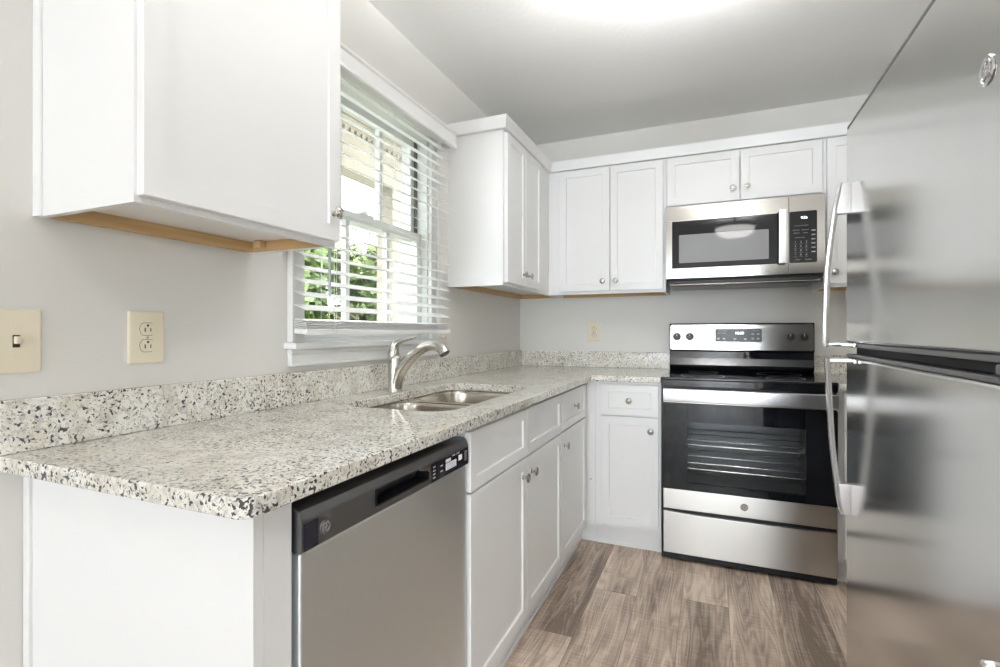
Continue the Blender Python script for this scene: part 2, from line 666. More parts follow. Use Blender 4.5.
# ------------------------------------------------------------------ window
win = bpy.data.objects.new('window_1', None)
COL.objects.link(win)
win.location = (0, -1.644, WZ0)
win['kind'] = 'structure'
cs = MB()
CW = 0.057
cs.box(0.0005, 0.018, WY0 - CW, WY0, WZ0, WZ1 + CW, 0.003)
cs.box(0.0005, 0.018, WY1, WY1 + CW, WZ0, WZ1 + CW, 0.003)
cs.box(0.0005, 0.018, WY0, WY1, WZ1, WZ1 + CW, 0.003)
for ya in (WY0 - CW - 0.0015, WY1 + CW - 0.0125):
    cs.box(0.0003, 0.024, ya, ya + 0.014, WZ0, WZ1 + CW, 0.003)
build('casing', cs, M['trim'], win)
build('sill', MB().box(-0.03, 0.050, WY0 - CW - 0.014, WY1 + CW + 0.045, WZ0 - 0.022, WZ0, 0.006), M['trim'], win)
ap = MB()
ap.box(0.0005, 0.020, WY0 - CW, WY1 + CW, WZ0 - 0.075, WZ0 - 0.022, 0.003)
ap.box(0.0005, 0.024, WY0 - CW - 0.004, WY1 + CW + 0.004, WZ0 - 0.040, WZ0 - 0.022, 0.006)
ap.box(0.0005, 0.022, WY0 - CW, WY1 + CW, WZ0 - 0.078, WZ0 - 0.066, 0.004)
build('apron', ap, M['trim'], win)
fr = MB()
fr.box(-T, -0.0, WY0, WY0 + 0.012, WZ0, WZ1, 0.001).box(-T, -0.0, WY1 - 0.012, WY1, WZ0, WZ1, 0.001)
fr.box(-T, -0.0, WY0, WY1, WZ1 - 0.012, WZ1, 0.001).box(-T - 0.02, -0.03, WY0, WY1, WZ0 - 0.01, WZ0 + 0.012, 0.001)
build('window_frame', fr, M['vinyl'], win)
tr = MB()
for ya in (WY0 + 0.012, WY1 - 0.026):
    tr.box(-0.105, -0.097, ya, ya + 0.014, 1.6, WZ1 - 0.012, 0.001).box(-0.062, -0.052, ya, ya + 0.014, 1.6, WZ1 - 0.012, 0.001)
build('sash_track', tr, M['jamb'], win)
YA, YB = WY0 + 0.013, WY1 - 0.013
MZ = 1.588
for nm, x0, x1, z0, z1 in (('lower_sash', -0.062, -0.030, WZ0 + 0.012, MZ + 0.018), ('upper_sash', -0.100, -0.066, MZ - 0.018, WZ1 - 0.013)):
    s = MB()
    s.box(x0, x1, YA, YA + 0.036, z0, z1, 0.003).box(x0, x1, YB - 0.036, YB, z0, z1, 0.003)
    s.box(x0, x1, YA + 0.036, YB - 0.036, z0, z0 + 0.042, 0.003).box(x0, x1, YA + 0.036, YB - 0.036, z1 - 0.036, z1, 0.003)
    for k in (1, 2):
        ym = YA + (YB - YA) * k / 3
        s.box(x0 + 0.004, x1 - 0.004, ym - 0.011, ym + 0.011, z0 + 0.042, z1 - 0.036, 0.002)
    so = build(nm, s, M['vinyl'], win)
    build('pane', MB().box((x0 + x1) / 2 - 0.002, (x0 + x1) / 2 + 0.002, YA + 0.034, YB - 0.034, z0 + 0.04, z1 - 0.034, 0), M['pane'], so, smooth=False)
    if nm == 'lower_sash':
        build('sash_lock', MB().box(-0.06, -0.034, -1.69, -1.60, MZ + 0.018, MZ + 0.030, 0.004).lathe([(0.012, 0), (0.012, 0.012), (0.004, 0.016)], (-0.047, -1.65, MZ + 0.028)), M['vinyl'], so)

# window blind, mounted outside over the casing
bl = thing('window_blind', 'white two inch faux wood blind hanging over the kitchen window', 'blind', (0.03, -1.644, 2.03))
BY0, BY1 = -2.100, -1.174
va = MB()
va.prism([(0.028, 2.103), (0.030, 2.110), (0.100, 2.110), (0.108, 2.104), (0.108, 2.095), (0.102, 2.088), (0.102, 2.047), (0.108, 2.040), (0.108, 2.029), (0.102, 2.025), (0.090, 2.025), (0.090, 2.097), (0.028, 2.097)], 'y', -2.122, -1.152)
va.prism([(0.026, 2.025), (0.026, 2.107), (0.10, 2.107), (0.104, 2.085), (0.104, 2.035), (0.1, 2.025)], 'y', -2.124, -2.097)
va.prism([(0.026, 2.025), (0.026, 2.107), (0.10, 2.107), (0.104, 2.085), (0.104, 2.035), (0.1, 2.025)], 'y', -1.162, -1.150)
build('valance', va, M['blind'], bl)
build('headrail', MB().box(0.032, 0.084, BY0, BY1, 2.052, 2.092, 0.002), M['blind'], bl)
sl = MB()
SX = 0.061
tilt = math.radians(22)
zs = []
z = 1.222
while z < 2.04:
    zs.append(z)
    z += 0.0415
for z in zs:
    xf = Matrix.Translation((SX, 0, z)) @ Matrix.Rotation(tilt, 4, 'Y')
    sl.box(-0.025, 0.025, BY0, BY1, -0.0015, 0.0015, 0.0012, 2, xf)
for k in range(5):
    zz = 1.160 + k * 0.0056
    xf = Matrix.Translation((SX, 0, zz)) @ Matrix.Rotation(math.radians(7), 4, 'Y')
    sl.box(-0.025, 0.025, BY0, BY1, -0.0015, 0.0015, 0.0012, 2, xf)
build('slats', sl, M['blind'], bl)
xf = Matrix.Translation((SX, 0, 1.147)) @ Matrix.Rotation(math.radians(5), 4, 'Y')
build('bottom_rail', MB().box(-0.026, 0.026, BY0, BY1, -0.009, 0.009, 0.003, 3, xf), M['blind'], bl)
for yc in (-1.98, -1.64, -1.29):
    c = MB()
    for xc in (0.034, 0.089):
        c.tube([(xc, yc, 1.14), (xc, yc, 2.07)], 0.0009, 6)
    c.tube([(0.0905, yc + 0.01, 1.14), (0.0905, yc + 0.01, 2.07)], 0.0008, 6)
    build('ladder_cord', c, M['cord'], bl)
wd = MB()
wd.tube([(0.096, -2.012, 2.04), (0.098, -2.012, 1.6), (0.099, -2.012, 1.272)], 0.0042, 8)
wd.lathe([(0.0046, 0), (0.0056, 0.006), (0.0046, 0.03)], (0.099, -2.012, 1.262))
build('tilt_wand', wd, M['wand'], bl)

# ------------------------------------------------------------------ knobs, cabinets


def knob(parent, u, w, tf, d0=0.02):
    """mushroom cabinet knob at u, w on a front whose face is d0 out"""
    k = MB(tf)
    prof = [(0.0085, 0), (0.0085, 0.0015), (0.0055, 0.004), (0.0050, 0.013), (0.0085, 0.0165), (0.0150, 0.0175), (0.0168, 0.0195), (0.0168, 0.0215), (0.0148, 0.0235), (0.0130, 0.0235), (0.0120, 0.0225), (0.0075, 0.0245), (0.0, 0.0252)]
    k.lathe(prof, (u, d0, w), 'y', 24)
    return build('knob', k, M['knob'], parent)


ZU, ZT = 1.3726, 2.128


def wall_cabinet(label, u0, u1, z0, z1, tf, doors, loc, depth=0.305, knobs=(), scribe=False, stiles=(0.03, 0.03), extra=()):
    """open-bottomed wall cabinet; doors = [(u0, u1)]; d=0 is the face frame front"""
    t = thing('wall_cabinet', label, 'cabinet', loc)
    c = MB(tf)
    c.box(u0, u0 + 0.014, -depth, 0, z0, z1, 0.0008).box(u1 - 0.014, u1, -depth, 0, z0, z1, 0.0008)
    c.box(u0 + 0.014, u1 - 0.014, -depth, -0.019, z1 - 0.014, z1, 0.001)
    c.box(u0 + 0.014, u1 - 0.014, -depth, -depth + 0.006, z0 + 0.03, z1 - 0.014, 0)
    c.box(u0 + 0.014, u1 - 0.014, -depth, -0.019, z0 + 0.030, z0 + 0.042, 0.0005)
    build('carcass', c, M['white'], t)
    f = MB(tf)
    sa, sb = stiles
    f.box(u0 + 0.0142, u0 + sa, -0.019, 0, z0, z1, 0.0005).box(u1 - sb, u1 - 0.0142, -0.019, 0, z0, z1, 0.0005)
    f.box(u0 + sa, u1 - sb, -0.019, 0, z0, z0 + 0.04, 0.0008).box(u0 + sa, u1 - sb, -0.019, 0, z1 - 0.04, z1, 0.0008)
    build('face_frame', f, M['white'], t)
    r = MB(tf)
    r.box(u0 + 0.0145, u1 - 0.0145, -depth + 0.0065, -depth + 0.022, z0 + 0.001, z0 + 0.0295, 0.0006)
    r.box(u1 - 0.020, u1 - 0.0145, -depth + 0.0225, -0.0195, z0 + 0.001, z0 + 0.0295, 0.0004)
    build('hanging_rail', r, M['wood'], t)['label'] = 'raw birch rail under the cabinet'
    if scribe:
        build('scribe_strip', MB(tf).box(u0 - 0.006, u0, -depth + 0.0005, -depth + 0.024, z0, z1, 0.0015), M['white'], t)
    ds = []
    for a, b, c0, c1 in doors:
        ds.append(build('door', MB(tf).shaker(a, b, c0, c1), M['white'], t))
    for i, u, wz in knobs:
        knob(ds[i], u, wz, tf)
    return t


LU = left(0.305)
wc = wall_cabinet('large white shaker wall cabinet at near left, single door, above the light switch and outlet', -2.732, -2.222, ZU, ZT, LU,
                  [(-2.7275, -2.2245, ZU + 0.012, ZT - 0.01)], (0, -2.479, ZU), knobs=[(0, -2.252, 1.455)], scribe=True)
build('corner_block', MB().box(0.05, 0.075, -2.262, -2.243, ZU + 0.008, ZU + 0.029, 0.002), M['wood'], wc)
wall_cabinet('white two-door wall cabinet on the left wall between window and room corner', -1.0468, -0.002, ZU, ZT, LU,
             [(-1.032, -0.773, ZU + 0.014, ZT - 0.01), (-0.769, -0.51, ZU + 0.014, ZT - 0.01)], (0, -0.52, ZU),
             knobs=[(0, -0.815, 1.446), (1, -0.727, 1.446)], stiles=(0.03, 0.51))
BU = back(-0.305)
wall_cabinet('white wall cabinet with two tall doors, left of the microwave', 0.3062, 1.0000, ZU, ZT, BU,
             [(0.381, 0.6855, ZU + 0.016, ZT - 0.008), (0.6895, 0.985, ZU + 0.016, ZT - 0.008)], (0.66, -0.15, ZU),
             knobs=[(0, 0.646, 1.444), (1, 0.722, 1.444)], stiles=(0.0745, 0.03))
wall_cabinet('short wide white wall cabinet with two doors directly above the microwave', 1.0010, 1.7600, 1.842, ZT, BU,
             [(1.008, 1.3765, 1.852, ZT - 0.008), (1.3805, 1.753, 1.852, ZT - 0.008)], (1.38, -0.15, 1.842),
             knobs=[(0, 1.343, 1.917), (1, 1.412, 1.918)])
wall_cabinet('white wall cabinet right of the microwave, mostly hidden behind the refrigerator', 1.7610, 2.3580, ZU, ZT, BU,
             [(1.775, 2.33, ZU + 0.016, ZT - 0.008)], (2.06, -0.15, ZU), knobs=[(0, 1.806, 1.445)])

# crown board along the tops of the wall cabinets
cm = MB()
prof = [(0.000, 2.1285), (0.022, 2.1285), (0.024, 2.136), (0.0315, 2.178), (0.0315, 2.187), (0.000, 2.187)]


def crown_ring(px, py, nx, ny):
    return [(px + nx * d, py + ny * d, z) for d, z in prof]


cm.loft([crown_ring(0.001, -1.0468, 0, -1), crown_ring(0.305, -1.0468, 1, -1), crown_ring(0.305, -0.305, 1, -1), crown_ring(2.358, -0.305, 0, -1)])
cm.box(0.001, 0.3, -1.04, -0.002, 2.1283, 2.134, 0).box(0.3, 2.357, -0.3, -0.002, 2.1283, 2.134, 0)
tag(build('crown_molding', cm, M['white']), 'white crown board running along the tops of the wall cabinets', 'molding')

# ------------------------------------------------------------------ base cabinets
ZC = 0.884
LB, BB = left(0.61), back(-0.61)


def base_cabinet(label, u0, u1, tf, loc, doors, drawers, knobs_door, knobs_drawer, kick=(0.034, None), open_top=False):
    t = thing('base_cabinet', label, 'cabinet', loc)
    c = MB(tf)
    c.box(u0, u0 + 0.016, -0.595, -0.0192, 0.105, ZC, 0.0008).box(u1 - 0.016, u1, -0.595, -0.0192, 0.105, ZC, 0.0008)
    c.box(u0 + 0.016, u1 - 0.016, -0.595, -0.019, 0.105, 0.121, 0.0005)
    c.box(u0 + 0.016, u1 - 0.016, -0.595, -0.59, 0.121, ZC, 0)
    build('carcass', c, M['white'], t)
    f = MB(tf)
    st = 0.03
    f.box(u0, u0 + st, -0.019, 0, 0.105, ZC, 0.0012).box(u1 - st, u1, -0.019, 0, 0.105, ZC, 0.0012)
    f.box(u0 + st, u1 - st, -0.019, 0, 0.105, 0.145, 0.0012).box(u0 + st, u1 - st, -0.019, 0, ZC - 0.035, ZC, 0.0012)
    f.box(u0 + st, u1 - st, -0.019, 0, 0.685, 0.72, 0.0012)
    build('face_frame', f, M['white'], t)
    k = MB(tf)
    k.box(u0, u1, -0.050, -kick[0], 0, 0.104, 0.001)
    k.box(u0, u1, -kick[0], -kick[0] + 0.006, 0, 0.018, 0.002)
    build('toe_kick', k, M['white'], t)
    dd, dr = [], []
    for a, b, c0, c1 in doors:
        dd.append(build('door', MB(tf).shaker(a, b, c0, c1), M['white'], t))
    for a, b, c0, c1, nm in drawers:
        dr.append(build(nm, MB(tf).shaker(a, b, c0, c1, rail=0.05), M['white'], t))
    for i, u, wz in knobs_door:
        knob(dd[i], u, wz, tf)
    for i, u, wz in knobs_drawer:
        knob(dr[i], u, wz, tf)
    return t


DZ0, DZ1, RZ0, RZ1 = 0.128, 0.697, 0.704, 0.870
base_cabinet('white sink base cabinet with two false drawer fronts, right of the dishwasher', -2.0625, -1.153, LB, (0.3, -1.61, 0),
             [(-2.0585, -1.603, DZ0, DZ1), (-1.599, -1.158, DZ0, DZ1)],
             [(-2.0585, -1.603, RZ0, RZ1, 'false_drawer_front'), (-1.599, -1.158, RZ0, RZ1, 'false_drawer_front')],
             [(0, -1.648, 0.637), (1, -1.557, 0.637)], [])
base_cabinet('narrow white base cabinet on the window wall, one drawer over one door', -1.152, -0.664, LB, (0.3, -0.91, 0),
             [(-1.151, -0.690, DZ0, DZ1)], [(-1.151, -0.690, RZ0, RZ1, 'drawer')], [(0, -1.113, 0.637)], [(0, -0.930, 0.790)])
base_cabinet('white base cabinet with one drawer and one door just left of the range', 0.664, 1.0005, BB, (0.84, -0.3, 0),
             [(0.697, 0.989, DZ0 + 0.003, DZ1 + 0.005)], [(0.697, 0.989, RZ0 + 0.006, RZ1 - 0.002, 'drawer')], [(0, 0.952, 0.636)], [(0, 0.843, 0.787)], kick=(0.046, None))
base_cabinet('white base cabinet right of the range, nearly hidden by the refrigerator', 1.7625, 2.3575, BB, (2.06, -0.3, 0),
             [(1.785, 2.34, DZ0, DZ1)], [(1.785, 2.34, RZ0, RZ1, 'drawer')], [(0, 2.30, 0.636)], [(0, 2.06, 0.787)], kick=(0.046, None))
# blind corner filler strips
cf = thing('corner_filler', 'plain white filler post in the inside corner between the two base runs', 'filler', (0.6, -0.6, 0))
build('filler_strip', MB().box(0.592, 0.610, -0.6635, -0.611, 0.105, ZC, 0.001).box(0.6105, 0.6635, -0.610, -0.592, 0.105, ZC, 0.001), M['white'], cf)
build('toe_kick', MB().box(0.560, 0.576, -0.6635, -0.564, 0, 0.104, 0.001).box(0.576, 0.6635, -0.564, -0.548, 0, 0.104, 0.001), M['white'], cf)
build('screw_cap', MB(back(-0.610)).lathe([(0.003, 0), (0.003, 0.0015), (0.001, 0.002)], (0.638, 0.0002, 0.352), 'y', 12), M['slot'], cf)
# end panel with its front stile
ep = thing('end_panel', 'wide white end panel closing the cabinet run left of the dishwasher', 'panel', (0.3, -2.74, 0))
build('panel', MB().box(0.0235, 0.6100, -2.7483, -2.730, 0, ZC, 0.001), M['white'], ep)
build('stile', MB().box(0.590, 0.610, -2.7297, -2.6745, 0, ZC, 0.0006), M['white'], ep)
build('scribe_strip', MB().box(0.001, 0.023, -2.7535, -2.725, 0, ZC, 0.0025), M['white'], ep)

# ------------------------------------------------------------------ countertops
ZK = 0.914
r = 0.024
out = [(0.001, -0.001), (0.001, -2.7949)]
out += [(0.648 - r + r * math.cos(a), -2.7949 + r + r * math.sin(a)) for a in [-PI / 2 + PI / 2 * k / 8 for k in range(9)]]
out += [(0.648, -0.660), (0.652, -0.6505), (0.660, -0.648), (1.0005, -0.648), (1.0005, -0.001)]
hole = rrect(0.150, 0.535, -2.035, -1.290, 0.085, 10)
tag(build('countertop', slab(out, [hole], ZC + 0.0005, ZK), M['granite']), 'long L-shaped speckled granite countertop with the sink cut-out', 'countertop')
tag(build('countertop', slab([(1.7615, -0.001), (1.7615, -0.648), (2.358, -0.648), (2.358, -0.001)], [], ZC + 0.0005, ZK), M['granite']),
    'short granite countertop right of the range, glimpsed beside the refrigerator handles', 'countertop')
tag(build('backsplash', MB().box(0.0008, 0.020, -2.7945, -0.0008, ZK + 0.0003, 1.016, 0.0025, 3), M['granite']),
    'long granite backsplash strip along the left wall under the window', 'backsplash')
tag(build('backsplash', MB().box(0.0206, 1.0005, -0.020, -0.0008, ZK + 0.0003, 1.016, 0.0025, 3), M['granite']),
    'granite backsplash strip on the back wall left of the range', 'backsplash')
tag(build('backsplash', MB().box(1.7615, 2.358, -0.020, -0.0008, ZK + 0.0003, 1.016, 0.0025, 3), M['granite']),
    'granite backsplash strip on the back wall right of the range', 'backsplash')

# ------------------------------------------------------------------ sink
sk = thing('kitchen_sink', 'double-bowl stainless undermount sink below the faucet', 'sink', (0.34, -1.66, 0.70))
bowl_holes = [rrect(0.146, 0.539, ya, yb, 0.088, 10) for ya, yb in ((-2.040, -1.672), (-1.648, -1.285))]
build('rim', slab(rrect(0.125, 0.560, -2.062, -1.265, 0.10, 10), bowl_holes, 0.8775, 0.8836, 0.0012), M['sink'], sk)
for ya, yb in ((-2.040, -1.672), (-1.648, -1.285)):
    bw = MB()
    rings = []
    spec = [(0.0, 0.0, 0.878), (0.004, 0.0, 0.866), (0.010, 0.0, 0.80), (0.016, 0, 0.735), (0.026, 0, 0.712), (0.046, 0, 0.702), (0.09, 0, 0.699)]
    for ins, _, z in spec:
        rr = max(0.03, 0.088 - ins * 0.5)
        rings.append([(x, y, z) for x, y in rrect(0.146 + ins, 0.539 - ins, ya + ins, yb - ins, rr, 10)])
    # outer skin so the bowl has thickness
    outer = []
    for ins, _, z in spec[::-1]:
        rr = max(0.03, 0.088 - ins * 0.5)
        outer.append([(x, y, z - 0.0015 if z < 0.87 else z) for x, y in rrect(0.146 + ins - 0.0015, 0.539 - ins + 0.0015, ya + ins - 0.0015, yb - ins + 0.0015, rr, 10)])
    bw.loft(rings + outer, False, False)
    bw.loft([[(x, y, 0.6991) for x, y in rrect(0.235, 0.45, ya + 0.09, yb - 0.09, 0.04, 10)], [(x, y, 0.6975) for x, y in rrect(0.235, 0.45, ya + 0.09, yb - 0.09, 0.04, 10)]])
    bo = build('bowl', bw, M['sink'], sk)
    dr = MB()
    dr.lathe([(0.044, 0.6992 - 0.6992), (0.044, 0.002), (0.036, 0.003), (0.032, 0.0005), (0.0, 0.0005)], (0.34, (ya + yb) / 2, 0.6993))
    build('drain', dr, M['chrome'], bo)

# ------------------------------------------------------------------ faucet
fx, fy = 0.098, -1.648
fc = thing('faucet', 'brushed nickel single-handle pull-out faucet standing behind the sink', 'faucet', (fx, fy, ZK))
b = MB()
b.lathe([(0.030, 0.0005), (0.030, 0.004), (0.0275, 0.008), (0.026, 0.03), (0.0262, 0.10), (0.0265, 0.125), (0.0245, 0.134), (0.020, 0.139), (0.0, 0.140)], (fx, fy, ZK), 'z', 28)
build('body', b, M['nickel'], fc)


def smooth_path(pts, n=8):
    P = [Vector(p) for p in pts]
    out = []
    for i in range(len(P) - 1):
        p0, p1, p2, p3 = P[max(i - 1, 0)], P[i], P[i + 1], P[min(i + 2, len(P) - 1)]
        for k in range(n):
            t = k / n
            out.append(0.5 * ((2 * p1) + (p2 - p0) * t + (2 * p0 - 5 * p1 + 4 * p2 - p3) * t * t + (3 * p1 - p0 - 3 * p2 + p3) * t ** 3))
    out.append(P[-1])
    return out


def lerp_list(vals, n):
    m = len(vals) - 1
    out = []
    for i in range(n):
        t = i / (n - 1) * m
        k = min(int(t), m - 1)
        out.append(vals[k] + (vals[k + 1] - vals[k]) * (t - k))
    return out


pth = smooth_path([(fx + 0.003, fy, 0.925), (fx + 0.008, fy, 0.955), (0.122, fy, 0.990), (0.152, fy, 1.028), (0.190, fy, 1.062), (0.226, fy, 1.083), (0.254, fy, 1.0915)])
b = MB().tube(pth, lerp_list([0.0255, 0.0255, 0.0245, 0.0225, 0.0205, 0.0188, 0.0180], len(pth)), 20, up=(0, 1, 0))
build('spout', b, M['nickel'], fc)
pth = smooth_path([(0.2535, fy, 1.0915), (0.274, fy, 1.0935), (0.294, fy, 1.089), (0.310, fy, 1.078), (0.3185, fy, 1.065)])
b = MB().tube(pth, lerp_list([0.0182, 0.0192, 0.0198, 0.0208, 0.0215], len(pth)), 20, up=(0, 1, 0))
sh = build('spray_head', b, M['nickel'], fc)
d = Vector((0.58, 0, -0.81)).normalized()
p = Vector((0.3185, fy, 1.065))
build('spray_face', MB().tube([p + d * 0.0003, p + d * 0.004, p + d * 0.006], [0.0205, 0.0195, 0.017], 18, up=(0, 1, 0)), M['dgrey'], sh)
pth = smooth_path([(fx - 0.006, fy, 1.040), (fx - 0.006, fy, 1.068), (fx + 0.002, fy, 1.093), (0.121, fy, 1.108), (0.150, fy, 1.116), (0.196, fy, 1.126)])
b = MB().tube(pth, lerp_list([0.0235, 0.0205, 0.015, 0.0100, 0.0072, 0.004], len(pth)), 16, squash=(1.0, 1.15), up=(0, 1, 0))
build('lever', b, M['nickel'], fc)


# ------------------------------------------------------------------ badges


def badge(parent, u, w, tf, r, d0, mat_ring, mat_in):
    """round monogram badge: raised ring, disc and script letters"""
    o = build('badge', MB(tf).lathe([(r, 0), (r, 0.0012), (r * 0.96, 0.0020), (r * 0.84, 0.0020), (r * 0.80, 0.0010), (0, 0.0010)], (u, d0, w), 'y', 40), mat_in, parent)
    g = MB(tf)
    n = 28
    # interlaced script monogram: two looped letters as thin raised strokes
    e = 0.0016 + d0
    pg = [(0.10, 0.34), (-0.12, 0.50), (-0.42, 0.34), (-0.48, -0.02), (-0.34, -0.32), (-0.12, -0.36), (0.02, -0.16), (-0.02, 0.04), (-0.18, 0.02), (-0.16, -0.10)]
    pe = [(0.44, 0.30), (0.28, 0.48), (0.10, 0.38), (0.12, 0.14), (0.30, 0.06), (0.12, -0.02), (0.06, -0.26), (0.22, -0.46), (0.42, -0.36), (0.50, -0.18)]
    for pts in (pg, pe):
        q = smooth_path([(u + a * r * 1.15, e, w + c * r * 1.15) for a, c in pts], 4)
        g.tube(q, r * 0.045, 6, up=(0, 1, 0))
    for k in range(4):
        a = PI / 4 + k * PI / 2
        q = [(u + r * 0.70 * math.cos(a + t), e, w + r * 0.70 * math.sin(a + t)) for t in [x * 0.12 - 0.36 for x in range(7)]]
        g.tube(q, r * 0.035, 6, up=(0, 1, 0))
    build('monogram', g, mat_ring, o)
    return o


# ------------------------------------------------------------------ dishwasher
DWF = 0.621
dw = thing('dishwasher', 'stainless dishwasher with charcoal control strip under the countertop', 'dishwasher', (0.32, -2.4, 0))
TD = left(DWF)
b = MB()
b.box(0.03, 0.565, -2.6735, -2.0645, 0.03, 0.866, 0.003)
build('body', b, M['matblack'], dw)
b = MB(TD)
b.box(-2.6670, -2.0665, -0.052, 0.0, 0.105, 0.783, 0.005, 3)
dr = build('door', b, M['steel_dw'], dw)
# control strip with rounded top, hollow pocket handle
PY0, PY1, PZ0, PZ1 = -2.476, -2.272, 0.799, 0.834
b = MB()
prof_top = [(DWF - 0.050, 0.858), (DWF - 0.012, 0.858), (DWF - 0.002, 0.852), (DWF + 0.003, 0.840), (DWF + 0.004, 0.8345)]
full = prof_top + [(DWF + 0.004, 0.788), (DWF + 0.002, 0.785), (DWF - 0.050, 0.785)]
b.prism(full, 'y', -2.6685, PY0)
b.prism(full, 'y', PY1, -2.0655)
b.prism(prof_top + [(DWF - 0.050, PZ1)], 'y', PY0, PY1)
b.prism([(DWF + 0.004, PZ0), (DWF + 0.004, 0.788), (DWF + 0.002, 0.785), (DWF - 0.050, 0.785), (DWF - 0.050, PZ0)], 'y', PY0, PY1)
cp = build('control_panel', b, M['charcoal'], dw)
b = MB(TD)
b.box(PY0 + 0.0005, PY1 - 0.0005, -0.049, -0.040, PZ0, PZ1, 0.0)
build('pocket_handle', b, M['matblack'], cp)
b = MB(TD)
ring = rrect(PY0, PY1, PZ0, PZ1, 0.010, 5)
ring2 = rrect(PY0 + 0.003, PY1 - 0.003, PZ0 + 0.003, PZ1 - 0.003, 0.008, 5)
b.loft([[(y, 0.0042, z) for y, z in ring], [(y, 0.0062, z) for y, z in ring], [(y, 0.0062, z) for y, z in ring2], [(y, -0.030, z) for y, z in ring2]], False, False)
build('pocket_rim', b, M['black'], cp)
b = MB(TD)
b.prism([(-2.317, 0.836), (-2.276, 0.836), (-2.272, 0.832), (-2.272, 0.815), (-2.284, 0.822), (-2.302, 0.826), (-2.317, 0.830)], 'y', 0.0043, 0.0075, 0.001)
build('latch', b, M['chrome'], cp)
build('dark_end', MB(TD).box(-2.6640, -2.632, 0.0042, 0.0052, 0.787, 0.832, 0.0004), M['navy'], cp)
build('dark_touch_strip', MB(TD).box(-2.262, -2.068, 0.0042, 0.0054, 0.787, 0.832, 0.0005), M['navy'], cp)
for k in range(4):
    build('indicator_light', MB(TD).box(-2.256, -2.244, 0.0055, 0.0059, 0.795 + k * 0.0085, 0.7985 + k * 0.0085, 0), M['greyprint'], cp)
for wz in (0.817, 0.804):
    build('touch_button', MB(TD).box(-2.220, -2.208, 0.0055, 0.0059, wz - 0.0017, wz + 0.0017, 0), M['greyprint'], cp)
build('touch_button', MB(TD).box(-2.092, -2.077, 0.0055, 0.0059, 0.800, 0.826, 0.0), M['gasket'], cp)
for tx, ux in (('START', -2.128), ('WASH', -2.152)):
    build('lettering', MB(TD).text(tx, ux, 0.8285, 0.006, 0.0055), M['print'], cp)
pl_ = build('paper_label', MB(TD).box(-2.194, -2.138, 0.0055, 0.0060, 0.799, 0.8165, 0.0002), M['sticker'], cp)
b = MB(TD)
for k in range(4):
    b.box(-2.190, -2.144, 0.0061, 0.0063, 0.8012 + k * 0.0036, 0.8022 + k * 0.0036, 0)
build('lettering', b, M['greyprint'], pl_)
build('paper_label', MB(TD).box(-2.194, -2.168, 0.0055, 0.0060, 0.8185, 0.8265, 0.0002), M['sticker'], cp)
build('paper_label', MB(TD).box(-2.126, -2.106, 0.0055, 0.0060, 0.808, 0.822, 0.0002), M['sticker'], cp)
badge(cp, -2.615, 0.811, TD, 0.013, 0.0042, M['greyprint'], M['charcoal'])
build('toe_panel', MB().box(0.55, 0.566, -2.6735, -2.0645, 0.0, 0.10, 0.002), M['black'], dw)

# ------------------------------------------------------------------ range
RX0, RX1 = 1.0035, 1.7585
rg = thing('range', 'freestanding stainless electric range with black glass oven door', 'range', (1.381, -0.33, 0))
b = MB()
b.box(RX0, RX0 + 0.012, -0.620, -0.03, 0.02, 0.905, 0.003).box(RX1 - 0.012, RX1, -0.620, -0.03, 0.02, 0.905, 0.003)
b.box(RX0 + 0.012, RX1 - 0.012, -0.06, -0.03, 0.02, 0.905, 0.002)
b.box(RX0 + 0.012, RX1 - 0.012, -0.618, -0.06, 0.02, 0.235, 0.002)
b.box(RX0 + 0.012, RX1 - 0.012, -0.618, -0.06, 0.85, 0.905, 0.002)
build('body', b, M['black'], rg)
# oven cavity
ca = MB()
ca.box(RX0 + 0.07, RX0 + 0.076, -0.612, -0.12, 0.31, 0.80, 0).box(RX1 - 0.076, RX1 - 0.07, -0.612, -0.12, 0.31, 0.80, 0)
ca.box(RX0 + 0.07, RX1 - 0.07, -0.126, -0.12, 0.31, 0.80, 0).box(RX0 + 0.07, RX1 - 0.07, -0.612, -0.12, 0.304, 0.31, 0).box(RX0 + 0.07, RX1 - 0.07, -0.612, -0.12, 0.80, 0.806, 0)
build('oven_cavity', ca, M['enamel'], rg)
rk = MB()
for zz in (0.455, 0.575):
    for yy in (-0.585, -0.46, -0.30, -0.15):
        rk.tube([(RX0 + 0.079, yy, zz), (RX1 - 0.079, yy, zz)], 0.0030, 8)
    for k in range(22):
        xx = RX0 + 0.10 + k * 0.0263
        rk.tube([(xx, -0.585, zz + 0.004), (xx, -0.14, zz + 0.004)], 0.0016, 6)
build('oven_rack', rk, M['rack'], rg)
# cooktop
ct = MB()
ct.box(RX0 - 0.001, RX1 + 0.001, -0.651, -0.035, 0.9055, 0.9185, 0.005, 3)
ck = build('cooktop', ct, M['blackglass'], rg)
build('front_trim', MB(back(-0.62)).box(RX0, RX1, -0.002, 0.026, 0.872, 0.905, 0.003), M['blackglass'], ck)
for cx, cy, rr in ((1.195, -0.50, 0.105), (1.570, -0.50, 0.085), (1.195, -0.245, 0.075), (1.570, -0.245, 0.105)):
    bn = MB()
    o_ = [(cx + rr * math.cos(a), cy + rr * math.sin(a), 0.91862) for a in [2 * PI * k / 64 for k in range(64)]]
    i_ = [(cx + (rr - 0.0025) * math.cos(a), cy + (rr - 0.0025) * math.sin(a), 0.91862) for a in [2 * PI * k / 64 for k in range(64)]]
    bn.loft([o_, i_], False, False)
    build('burner_ring', bn, M['greyprint'], ck)
# oven door
DF = -0.650
TDR = back(DF)
od = MB()
